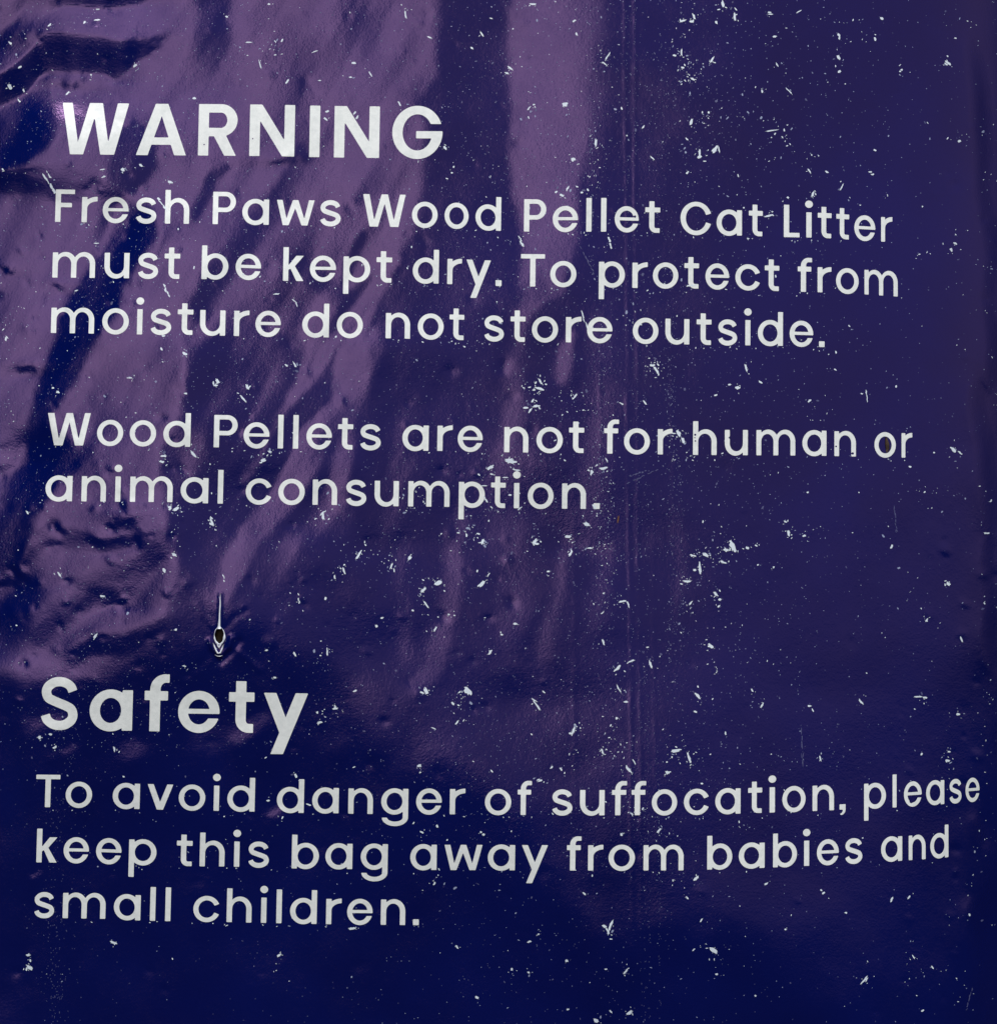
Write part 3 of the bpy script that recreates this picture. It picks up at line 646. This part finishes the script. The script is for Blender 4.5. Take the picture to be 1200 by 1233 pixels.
# ---------------------------------------------------------------- bag: printed words
NICKS = [(836.5, 523.5, 1.3), (836.8, 531, 1.0), (1026, 546, 1.5), (1006, 537.5, 1.1), (304.5, 167, .9), (246, 174, .9), (836, 527, .8), (878, 527, 1.2), (881, 523, 1.0), (764, 260.8, 1.5), (1096.5, 965, 2.2)]
LABELS = {'WARNING': 'bold capital heading at the top', 'Fresh': 'first line of the top paragraph', 'must': 'second line of the top paragraph',
 'moisture': 'third line of the top paragraph', 'Wood': 'first line of the middle paragraph', 'animal': 'second line of the middle paragraph',
 'Safety': 'bold heading above the lowest paragraph', 'To avoid': 'first line of the lowest paragraph', 'keep': 'second line of the lowest paragraph', 'small': 'last line of the lowest paragraph'}
def lean(u): return .032*(1-u/1050)
for nm, m, bl, gl in LINES:
    bl = np.array(bl, float); VV_, FF_ = [], []; n0 = 0
    for ch, x0, x1 in gl:
        f0 = glyph(ch, x1-x0, m); uc = (x0+x1)/2
        ys = 1-.075*np.clip((uc-1030)/150, 0, 1) if nm == 'To avoid' else 1-.03*np.clip((uc-960)/120, 0, 1)
        k = lean(uc)
        def tr(P):
            u = x0+P[:, 0]+k*(P[:, 1]-m.X/2); return u, np.interp(u, bl[:, 0], bl[:, 1])-P[:, 1]*ys
        def f(x, y):
            F = f0(x, y)
            u = x0+x+k*(y-m.X/2); v = np.interp(u, bl[:, 0], bl[:, 1])-y*ys
            for a, b_, r in NICKS:
                if abs(a-uc) < 45 and abs(b_-v.mean()) < 60: F = np.maximum(F, r-np.hypot(u-a, v-b_))
            return F
        P, Fc = contour(f, -3.13, x1-x0+3.2, -m.D*1.2-1.17, m.fh+3, .72 if m is BODY else .9)
        u, v = tr(P)
        VV_.append(point(u, v, 5e-5)); FF_ += [[i+n0 for i in c][::-1] for c in Fc]; n0 += len(P)
    V = np.concatenate(VV_)
    o = new_mesh('printed_heading' if m is HEAD else 'printed_line', V, FF_, ink, bag)
    o['label'] = LABELS[nm]
# ---------------------------------------------------------------- bag: flecks where the print has rubbed off
rng = np.random.default_rng(5)
FV, FF, FM = [], [], []; fn = 0
def fleck(x, y, L, w, ang=None, mat=0, jag=.24, off=7e-5):
    """one irregular rubbed-off fleck, L by w photo pixels"""
    global fn
    if mat: off = 2.6e-5
    if ang is None: ang = rng.uniform(0, 180)
    a = math.radians(ang); n = int(np.clip(6+L*1.1, 6, 15))
    t = np.linspace(0, 2*np.pi, n, endpoint=False)+rng.uniform(-.25, .25, n)
    r = 1+rng.uniform(-jag, jag, n)
    ex = np.sign(np.cos(t))*np.abs(np.cos(t))**.8*L/2*r; ey = np.sin(t)*w/2*r
    bend = rng.uniform(-.12, .12)*(ex**2)/(L+.1)
    ey = ey+bend
    u = x+np.cos(a)*ex-np.sin(a)*ey; v = y+np.sin(a)*ex+np.cos(a)*ey
    u = np.append(u, x+np.sin(a)*-bend.mean()); v = np.append(v, y+np.cos(a)*bend.mean())
    FV.append(point(u, v, off+rng.uniform(0, 1.5e-5)))
    for i in range(n): FF.append([fn+n, fn+(i+1) % n, fn+i]); FM.append(mat)
    fn += n+1
def bits(x, y, n, rx, ry, s=2.2, ang=None, mat=0):
    """a patch of small broken flecks"""
    for _ in range(n):
        l = s*rng.lognormal(0, .45)
        fleck(x+rng.normal(0, rx*.5), y+rng.normal(0, ry*.5), l*1.25, max(.7, l*rng.uniform(.35, .75)), None if ang is None else ang+rng.normal(0, 25), mat if rng.random() < .6 else min(2, mat+1+int(rng.random() < .4)))
def streak(x0, y0, x1, y1, w=2.0, n=4, mat=0):
    """a scratch of several touching flecks"""
    L = math.hypot(x1-x0, y1-y0); a = math.degrees(math.atan2(y1-y0, x1-x0))
    for i in range(n):
        s = (i+.5)/n+rng.normal(0, .05)
        fleck(x0+(x1-x0)*s+rng.normal(0, .4), y0+(y1-y0)*s+rng.normal(0, .4), L/n*1.5, w*rng.uniform(.6, 1.3), a+rng.normal(0, 9), mat, .3)
S = [(12,104,8,6,60),(60,30,7,3,-35),(117,24,8,3,0),(102,27,5,3,-50),(118,11,6,2,0),(13,52,6,4,40),(163,79,8,4,-30),(110,90,3,3,0),(82,112,7,3,-40),(234,118,5,4,0),(313,77,13,2,75),
(346,98,8,3,-50),(300,51,10,2,0),(123,204,9,2,-10),(125,213,9,2.5,-20),(148,204,6,5,0),(170,199,6,4,30),(205,219,7,4,20),(23,121,8,2,60),(116,293,7,1.6,0),(92,350,6,2,-20),(333,354,9,2.5,-5),(354,362,7,2,40),
(357,366,7,2,70),(324,5,4,3,0),(273,20,4,3,30),(379,62,8,2,-20),(385,97,5,2,0),(394,134,6,3,-20),(392,143,7,3,40),(427,136,6,3,-60),(430,141,6,3,-60),(422,93,4,3,0),
(481,125,7,3,60),(426,76,6,4,0),(446,89,8,2,60),(517,45,7,2.5,20),(488,17,12,3,80),(580,41,9,2.5,60),(568,58,5,3,30),(591,22,5,2,20),(614,82,10,3,40),(610,88,7,3,20),(680,126,8,7,0),(641,5,9,3,0),
(691,25,6,2.5,-40),(694,41,5,3,60),(717,172,12,4,90),(690,192,6,5,0),(731,68,14,2.5,-60),(728,77,10,2,40),(536,178,7,4,40),(544,208,3,3,0),(546,201,3,3,0),(538,215,4,2,20),
(627,287,1,1,0),(785,190,9,2,40),(774,153,6,3,-50),(700,232,4,3,0),(683,227,8,3,-60),(676,235,7,4,20),
(870,5,11,4,80),(835,20,9,4,70),(832,26,5,4,0),(822,25,11,3,-20),(862,27,5,4,70),(884,20,11,4,85),(926,15,5,3,0),(927,17,8,2,0),(961,14,9,2,-30),(932,44,6,3,0),(1009,42,5,4,40),(1010,45,6,3,90),
(1061,22,6,4,20),(1053,47,5,4,60),(1009,69,8,4,50),(1010,86,6,4,-20),(1017,101,2,2,0),(1083,86,3,3,0),(1141,76,10,4,40),(1085,84,3,3,0),(820,63,10,3,90),(857,72,10,3,-60),(935,78,6,2,60),
(929,157,20,2,-8),(950,110,12,2,45),(917,110,5,3,60),(842,185,11,4,90),(860,180,12,6,-50),(865,180,10,2,80),(827,208,5,3,-50),(848,194,5,2,0),(895,250,3,3,0),(974,206,9,2.5,60),(995,207,5,3,30),(1013,225,12,2,-65),(1012,290,1,1,0),
(1053,181,5,3,20),(1047,207,5,3,0),(1050,210,5,3,0),(1154,170,5,4,0),(1138,77,6,3,40),(948,238,4,3,40),(978,234,8,4,-60),(925,260,14,3,-12),(1035,247,3,2,0),(1068,236,2,2,0),
(262,459,8,5,60),(260,464,6,4,0),(298,466,8,4,70),(293,480,13,3,50),(233,547,12,4,50),(197,549,8,4,0),(195,556,7,4,10),(317,554,8,5,-20),(314,557,5,3,0),(325,544,6,3,10),(355,439,10,3,60),(345,440,6,3,30),
(212,613,10,5,-30),(205,611,6,6,60),(255,628,12,4,70),(255,631,7,5,20),(33,617,6,3,60),(72,692,9,3,60),(124,718,7,4,10),(198,687,7,5,70),(210,668,8,4,30),(211,668,5,3,60),(212,758,4,4,0),(115,766,10,4,-60),
(64,467,4,3,0),(70,472,5,4,20),(223,426,8,5,30),(156,455,8,2,0),(20,753,3,3,0),(389,622,10,4,80),(388,618,7,3,-40),(355,788,8,3,60),(394,785,11,3,90),(321,783,5,3,0),(331,816,5,3,10),(222,802,6,2,10),
(432,668,14,4,-55),(414,687,10,3,70),(403,695,6,3,80),(493,672,8,5,-60),(471,682,9,3,-70),(510,710,12,4,-40),(513,728,14,3,55),(527,702,10,7,-20),(497,735,4,3,0),(580,703,12,6,-40),(588,692,7,2,-60),(581,652,9,4,-70),(453,754,5,4,50),(460,744,4,3,0),
(540,740,3,3,0),(547,741,3,3,0),(524,757,9,3,-60),(615,563,1,1,0),(615,556,16,6,0),(613,554,12,6,-5),(590,563,10,5,-30),(592,571,6,3,20),(622,566,12,2.5,10),(608,575,8,2,0),(614,596,5,2.5,0),(583,585,9,2,0),(585,602,8,3,60),(626,612,9,2,-40),
(650,459,9,3,60),(649,468,13,4,15),(645,489,10,4,-10),(633,491,7,3,0),(692,477,11,2.5,-50),(748,486,7,2.5,30),(776,485,8,2.5,50),(790,446,14,4,55),(785,440,7,4,0),(726,564,12,5,-10),(712,569,8,5,-70),(730,554,7,2,60),(706,631,11,6,20),(715,610,8,4,60),
(684,646,8,5,0),(644,652,9,5,-50),(646,655,6,4,0),(687,666,9,3,-60),(710,660,7,2.5,0),(660,688,4,3,0),(749,724,12,3,-10),(756,728,9,2.5,70),(725,738,6,2,-40),(620,751,6,4,10),(604,764,5,3,0),(590,785,8,4,-50),(783,800,12,4,70),(743,805,12,5,-40),(760,796,9,3,-20),(726,773,9,3,70),
(817,522,10,6,60),(822,530,8,5,70),(898,443,13,3,75),(888,467,7,6,0),(878,463,5,3,0),(915,460,6,3,40),(861,476,5,3,-20),(1006,424,4,3,60),(1005,445,5,3,30),(1037,474,4,2,0),(1147,541,9,5,45),(1155,545,8,3,40),(1095,562,4,3,0),(1124,545,3,3,0),
(880,653,9,4,50),(882,659,13,8,60),(874,662,8,4,0),(842,684,16,4.5,85),(836,686,5,4,0),(849,668,9,5,30),(834,669,9,3,15),(899,660,5,4,0),(910,657,4,3,20),(861,715,7,4,60),(866,722,5,4,0),(831,726,7,3,-50),(855,778,9,6,20),(865,730,5,3,-50),
(1073,658,6,4,-60),(1141,703,7,5,40),(1187,642,8,3,0),(945,628,5,3,20),(949,642,9,4,80),(968,645,6,3,-20),(870,677,9,4,20),(827,700,13,3,0),(912,680,3,3,0),(1157,770,8,3,70),(931,683,3,3,0),(1115,747,6,3,-50),
(513,832,10,7,70),(563,832,13,9,60),(545,847,6,4,40),(508,834,6,4,20),(550,870,8,3,-50),(522,877,8,2,20),(404,853,8,4,0),(427,832,7,3,-30),(385,870,9,4,-10),(382,858,3,4,0),(646,849,20,3,55),(643,843,12,2,30),(690,880,12,5,-70),(687,883,6,3,0),
(725,905,9,3,70),(745,830,14,2.5,60),(753,845,6,3,0),(742,865,4,4,0),(757,927,14,4,50),(763,917,9,2,60),(664,924,6,3,-50),(675,926,6,3,50),(650,940,6,3,-20),(648,939,5,3,-20),(505,922,6,5,0),(506,930,3,2,0),(813,904,16,6,-10),(829,912,15,4,70),(803,930,6,5,60),
(840,838,13,4,50),(837,857,6,3,10),(905,831,6,3,60),(917,849,10,3,-60),(974,850,6,4,0),(978,855,6,2,60),(1036,845,10,3,50),(1105,839,9,3,0),(1113,840,8,3,15),(1153,860,5,4,0),(1109,908,4,3,-50),(987,913,9,3,70),(873,883,5,2.5,80),(1140,916,7,4,0),(1142,905,5,3,0),
(48,888,5,6,0),(66,900,7,4,-30),(61,884,5,4,0),(138,902,8,3,80),(149,935,4,3,0),(36,1165,9,6,30),(34,1150,5,4,0),(137,1135,9,4,20),(336,1150,7,4,-40),(270,983,3,2,0),(356,934,6,4,60),(361,940,4,2,0),(323,964,5,3,0),(340,985,5,2.5,-60),(372,969,7,3,20),
(526,995,5,4,60),(508,1002,6,3,30),(579,1002,3,3,0),(582,1005,4,4,0),(424,1118,11,4,-10),(523,1064,6,3,-60),(550,1140,6,3,50),(574,1201,5,4,20),(637,1134,6,3,-20),(648,1125,3,3,0),(735,1114,16,4,-70),(732,1122,8,3,80),(682,1157,5,4,20),(729,1167,4,3,0),(753,1170,9,3,-50),(616,1167,4,4,80),(636,1171,4,3,0),
(717,1229,9,5,20),(757,1219,10,4,-40),(735,1218,6,2.5,50),(837,1058,9,5,-40),(827,1081,5,3,50),(844,1108,6,3,-60),(922,1064,6,3,-30),(991,1075,5,3,-40),(1018,1099,4,3,0),(1073,1083,8,3,-65),(1094,1080,7,2.5,-50),(945,1119,3,3,0),(859,1145,13,7,30),(862,1173,4,3,0),(1040,1180,14,3,-50),(1043,1179,8,2,-60),
(909,1199,3,3,0),(1099,1152,8,2,60),(1122,1165,7,2,50),(1110,1217,5,3,-40),(748,1005,5,4,60),(703,1076,6,3,45),(793,1000,9,3,-50)]
for s in S:
    x, y, L, w, a = s
    fleck(x, y, max(1.2, L*.82), max(.9, w*.70), a, 0, .33)
    if L*w > 26: bits(x, y, 6, L*.8, L*.8, 1.2)
    elif rng.random() < .5: bits(x, y, 2, 6, 6, .95)
for s in ((52,209,66,231,2.4),(57,207,62,215,1.4),(190,238,200,252,1.8),(197,343,204,356,1.8),(624,285,630,297,2.0),(732,285,735,298,2.0),(1042,470,1044,484,1),(700,374,707,396,1.2),(826,345,838,342,1.4),(268.8,692,270,700,1.2)):
    streak(*s, n=5)
for s in ((964,875,966,925,.9),(1163,1215,1170,1190,.9),(1076,610,1079,640,.9),(756,574,778,567,1.0),(760,580,790,566,.8),(700,300,715,330,.8)):
    streak(*s, n=12, mat=2)
for c in ((327,50,26,16,16,2.6),(333,56,8,10,12,2.2),(15,55,22,34,44,2.2),(20,45,8,30,20,1.8),(8,206,10,12,10,2.2),(28,370,20,40,46,1.7),(8,400,14,18,20,2),(14,500,16,26,16,2),(20,550,10,24,16,1.6),(160,455,10,14,8,2),(215,613,10,12,6,2.6),(208,650,8,8,16,2.2),(256,628,10,10,12,2.4),(305,545,8,14,10,2.2),
 (640,130,16,10,12,2.8),(640,125,8,18,20,1.8),(715,100,34,12,80,1.7),(718,170,22,10,60,1.7),(700,195,20,30,22,1.7),(685,232,18,26,14,2),(715,210,10,20,20,1.7),(830,90,50,18,26,2.4),(826,80,18,12,16,2.8),(818,58,22,10,18,2.2),(845,12,8,16,12,2),(866,142,26,36,8,1.9),(840,145,14,26,6,2),(815,170,14,14,14,2),(945,164,18,10,10,2.2),(950,190,14,34,6,1.5),(1015,40,14,30,30,1.7),(1026,35,10,30,20,1.5),(1000,20,8,40,10,1.6),
 (1083,84,8,10,8,1.8),(1155,165,10,12,10,1.8),(1185,155,10,16,10,1.8),(1110,308,14,14,10,2),(1145,300,14,14,16,2.1),(1190,320,10,12,16,1.8),(1185,215,8,14,16,1.8),(1180,365,8,18,30,1.8),(1150,20,14,24,26,1.8),
 (635,460,18,20,16,2),(652,470,20,22,16,2),(645,490,14,16,8,2.3),(690,475,12,18,16,2),(705,492,14,20,10,1.5),(560,640,40,16,18,2.3),(570,645,12,12,14,2.3),(586,600,12,10,26,2.2),(596,568,20,30,12,2),(615,620,12,30,8,1.7),(512,600,16,14,12,2),(504,592,8,8,8,2),(486,612,10,8,14,2.3),(485,600,8,6,8,2),(725,562,12,16,10,2.2),
 (722,600,46,6,60,1.5),(735,620,46,5,60,1.5),(730,690,30,8,80,1.5),(720,660,14,14,10,1.8),(714,606,8,8,8,2),(646,652,10,12,10,2),(685,650,18,14,12,2.2),(712,660,8,16,4,1.8),(530,700,16,14,10,2.2),(510,712,10,8,12,2),(440,665,26,30,12,1.8),(470,675,12,10,10,2),(413,685,10,8,14,1.8),(440,650,6,8,6,2),
 (780,440,14,16,10,2.2),(785,445,12,12,14,2),(757,386,14,12,14,2.4),(752,382,8,8,8,2),(818,525,16,14,16,2.2),(815,555,16,20,6,1.8),(825,548,12,12,8,1.8),(985,490,16,16,18,1.8),(978,505,8,12,12,1.8),(1148,543,12,10,12,2),(1108,600,14,20,14,1.4),(1130,592,10,14,10,1.3),(1112,590,6,10,16,1.5),(1195,475,12,6,30,1.8),(1190,600,10,10,24,1.7),(1185,724,14,10,12,2),(1195,730,8,8,10,2),
 (875,660,26,22,20,2.2),(848,670,20,16,12,2.2),(836,700,18,20,6,2),(870,677,14,14,8,2),(832,727,12,12,10,2),(862,725,12,8,12,2.2),(845,745,18,40,16,1.6),(948,636,12,6,14,2.2),(855,778,14,12,8,2.2),(860,805,14,20,10,1.7),(930,795,12,30,12,1.7),(1100,710,16,10,50,1.3),(1120,740,10,12,20,1.4),(975,640,10,16,10,1.6),
 (560,835,24,16,10,2.2),(552,850,16,12,14,2),(555,865,10,16,8,1.8),(735,895,34,22,26,1.9),(745,905,20,22,16,2),(715,880,18,26,10,1.6),(690,925,14,30,8,1.8),(700,905,14,20,16,1.6),(757,925,14,12,12,2),(765,975,20,14,10,2.4),(770,980,14,16,14,1.8),(790,1000,12,10,12,1.8),(813,903,14,14,8,2.2),(829,915,10,6,12,2),(815,890,10,16,20,1.6),(820,1050,30,24,24,1.7),(812,1007,14,12,6,1.8),(885,990,16,14,14,1.5),(840,985,12,20,8,1.4),
 (855,1140,22,14,12,2),(880,1140,14,40,40,1.3),(1097,1150,10,10,16,1.8),(1122,1165,10,30,8,1.6),(1140,915,10,10,30,1.8),(1178,895,14,10,34,1.8),(1180,1010,14,10,20,1.8),(1170,1060,12,14,12,1.7),(1150,1105,10,14,20,1.5),(1140,890,10,6,30,1.8),(1100,1180,10,12,16,1.6),(1192,830,14,6,30,1.6),(1150,1190,10,20,16,1.4),
 (355,720,10,14,10,2.2),(356,724,6,8,8,2.2),(228,560,10,20,12,1.8),(325,548,8,10,8,2.2),(385,625,8,8,10,2),(340,650,10,26,12,1.5),(110,760,8,12,10,2),(222,800,8,10,8,1.8),(60,800,14,40,26,1.4),(390,790,10,10,14,1.8),(405,860,12,10,12,1.8),(386,868,12,8,14,2),(335,955,6,8,8,1.8),(323,964,8,6,6,1.8),(65,1165,8,20,20,1.4),(35,1155,10,8,12,1.8),(335,1160,10,8,20,1.8),
 (315,1040,10,10,6,1.5),(525,1060,12,14,14,1.8),(510,1002,6,8,6,2),(752,1168,6,8,8,1.8),(733,1120,10,8,10,1.8),(650,1125,8,8,14,1.6),(620,1165,6,6,12,1.6)):
    x, y, n, rx, ry, s = c
    bits(x, y, int(n*.62), rx*1.15, ry*1.15, s*.66)
# flecks caught along the lower edges of the letters
for nm, m, bl, gl in LINES:
    bl = np.array(bl, float)
    for ch, x0, x1 in gl:
        for _ in range(rng.poisson(1.5 if nm in ('WARNING', 'Fresh', 'must', 'moisture', 'Wood', 'animal') else .7)):
            x = rng.uniform(x0-3, x1+3); fleck(x, np.interp(x, bl[:, 0], bl[:, 1])+rng.normal(3, 1.5), rng.lognormal(.5, .35), rng.uniform(.8, 1.3), None, int(rng.random() < .4))
# thin scattering everywhere, thicker over the middle, thinner at the bottom and right
def dens(x, y):
    d = .35+.9*np.exp(-((x-700)/230)**2)+.5*np.exp(-((x-120)/200)**2-((y-330)/260)**2)+.35*np.exp(-((x-900)/200)**2-((y-120)/160)**2)
    return d*(1-.62*sstep((y-880)/250))*(1-.35*sstep((x-950)/150))
n = 0
while n < 1700:
    x, y = rng.uniform(-15, 1210), rng.uniform(-15, 1248)
    if rng.random()*1.5 < dens(x, y):
        l = 1.25*rng.lognormal(0, .38); fleck(x, y, l*rng.uniform(1, 1.7), max(.9, l*rng.uniform(.5, .95)), None, rng.choice([0, 1, 1, 2, 2])); n += 1
n = 0
while n < 9000:
    x, y = rng.uniform(-15, 1210), rng.uniform(-15, 1248)
    if rng.random()*1.5 < dens(x, y): fleck(x, y, rng.uniform(.8, 1.35), rng.uniform(.7, 1.1), None, rng.choice([1, 2, 2, 2])); n += 1
for _ in range(3000):
    fleck(rng.normal(170, 150), rng.uniform(-10, 900), rng.uniform(.7, 1.2), rng.uniform(.6, .95), None, rng.choice([1, 2, 2]))
# rubbed vertical tracks
for x0, a, b_, n, sd, mt in ((714,20,330,170,2.2,1),(722,420,760,240,4.0,1),(735,560,760,120,2.5,1),(722,420,560,90,6,1),(758,0,420,90,.9,2),(768,0,1233,240,.9,2),(778,380,1233,200,.9,2),(806,430,800,240,2.2,1),(812,380,800,240,3.5,2),(820,560,800,150,2.0,1),(800,0,400,140,3,2),(808,260,500,120,4,2),(773,760,1233,150,1.2,2),(790,900,1233,150,1.2,2),
 (78,760,1000,260,10,2),(68,960,1233,330,9,2),(84,690,800,140,8,2),(62,1100,1233,120,8,2),(88,560,760,90,16,2)):
    for _ in range(int(n*.42)):
        y = rng.uniform(a, b_); fleck(x0+rng.normal(0, sd)+.006*(y-600), y, rng.uniform(.9, 1.7), rng.uniform(.6, 1.0), 90+rng.normal(0, 25), 2 if rng.random() < .65 else mt)
o = new_mesh('rubbed_print', np.concatenate(FV), FF, [worn, thin, faint], bag, False, FM)
o['kind'] = 'stuff'; o['label'] = 'pale flecks and scratches where the navy print has rubbed off'

# ---------------------------------------------------------------- bag: the small tear and what shows through it
def tube(name, runs, mat, parent, seg=8):
    """tapered tubes lying on the film; runs of (u, v, radius, lift) in photo pixels"""
    V, F = [], []; n0 = 0
    for P in runs:
        P = np.asarray(P, float); C = point(P[:, 0], P[:, 1])-np.stack([0*P[:, 3], P[:, 3]/PX, 0*P[:, 3]], -1)
        T = np.gradient(C, axis=0); T /= np.linalg.norm(T, axis=1)[:, None]
        up = np.array([0, -1., 0]); S_ = np.cross(T, up); S_ /= np.linalg.norm(S_, axis=1)[:, None]; Uq = np.cross(S_, T)
        for c, s_, u_, r in zip(C, S_, Uq, P[:, 2]/PX):
            for k in range(seg):
                a = 2*np.pi*k/seg; V.append(c+r*(math.cos(a)*s_+.7*math.sin(a)*u_))
        for i in range(len(P)-1):
            for k in range(seg):
                F.append([n0+i*seg+k, n0+i*seg+(k+1) % seg, n0+(i+1)*seg+(k+1) % seg, n0+(i+1)*seg+k])
        F.append([n0+k for k in range(seg)]); F.append([n0+(len(P)-1)*seg+k for k in range(seg)][::-1])
        n0 += len(P)*seg
    return new_mesh(name, V, F, mat, parent)
ang = np.linspace(-90, 270, 41)
rim = [(TX+(TRX+.5)*math.cos(R(a)), TY+(TRY+.4)*math.sin(R(a)), max(.25, .75+.45*math.sin(R(a+20))+.35*math.sin(R(a*3+40))+.2*math.sin(R(a*7))), .5) for a in ang]
rim = tube('tear_edge', [rim,
  [(264.2, 757, 2.1, .7), (264.0, 753, 1.5, .8), (264.5, 745, 1.0, .9), (264.7, 737, .85, .9), (265.3, 728, .75, .8), (265.2, 720, .5, .6), (265.6, 714, .25, .3)],
  [(256.6, 774, .5, .6), (258.2, 778, .9, .8), (260.2, 783, 1.0, .9), (262.3, 786.6, 1.0, .9), (265.4, 786.2, .9, .9), (267.6, 781, 1.0, .9), (269.6, 775.5, .5, .6)],
  [(260.8, 773.5, .6, .6), (262.6, 777.5, 1.0, .9), (264.0, 780.0, 1.1, .9), (265.8, 776.6, .9, .8), (268.6, 771.5, .5, .6)],
  [(259, 788.5, .3, .3), (262, 790.2, .5, .5), (265.5, 790.2, .4, .5), (268, 789.2, .25, .3)]], stretched, bag)
rim['label'] = 'white stretched edge of the small tear'

def solid_pellet(name, c, axis, r, L, mat):
    """a broken-ended compressed pellet"""
    axis = np.array(axis, float); axis /= np.linalg.norm(axis); s = np.cross(axis, (.3, 1, .2)); s /= np.linalg.norm(s); q = np.cross(axis, s)
    V, F = [], []; rings = [(-.5, .55), (-.47, .88), (-.4, 1), (-.2, .98), (0, 1.01), (.2, .99), (.4, 1), (.46, .9), (.5, .5)]; n = 20
    for h, k in rings:
        for i in range(n):
            a = 2*np.pi*i/n; rr = r*k*(1+.05*rng.uniform(-1, 1)); V.append(np.array(c)+axis*(h*L+.0003*rng.uniform(-1, 1))+rr*(math.cos(a)*s+math.sin(a)*q))
    for j in range(len(rings)-1):
        for i in range(n): F.append([j*n+i, j*n+(i+1) % n, (j+1)*n+(i+1) % n, (j+1)*n+i])
    F.append(list(range(n))[::-1]); F.append([(len(rings)-1)*n+i for i in range(n)])
    return new_mesh(name, V, F, mat)
c = point(TX, TY)+np.array([0, .0052, 0])
o = solid_pellet('wood_pellet', c, (.25, .1, 1), .0032, .014, wood)
o['label'] = 'dark brown wood pellet inside the sack, seen through the small tear'; o['category'] = 'wood pellet'

def splinter(name, runs, mat, label, cat):
    o = tube(name, runs, mat, None, 7); o['label'] = label; o['category'] = cat; return o
splinter('wood_splinter', [[(744.6, 620.5, .3, .6), (744.2, 623, 1.0, .8), (743.8, 626, 1.1, .8), (743.2, 629.5, .3, .6)]], bark, 'tiny orange brown splinter stuck to the sack right of the word consumption', 'splinter')
splinter('bark_flake', [[(1065.6, 526, .6, .5), (1066.6, 530, 1.9, .7), (1067.4, 535, 2.8, .8), (1067.8, 540, 2.6, .8), (1067.0, 544, 1.0, .5)]], wood, 'dark brown flake lying inside the letter o of the word or', 'flake')
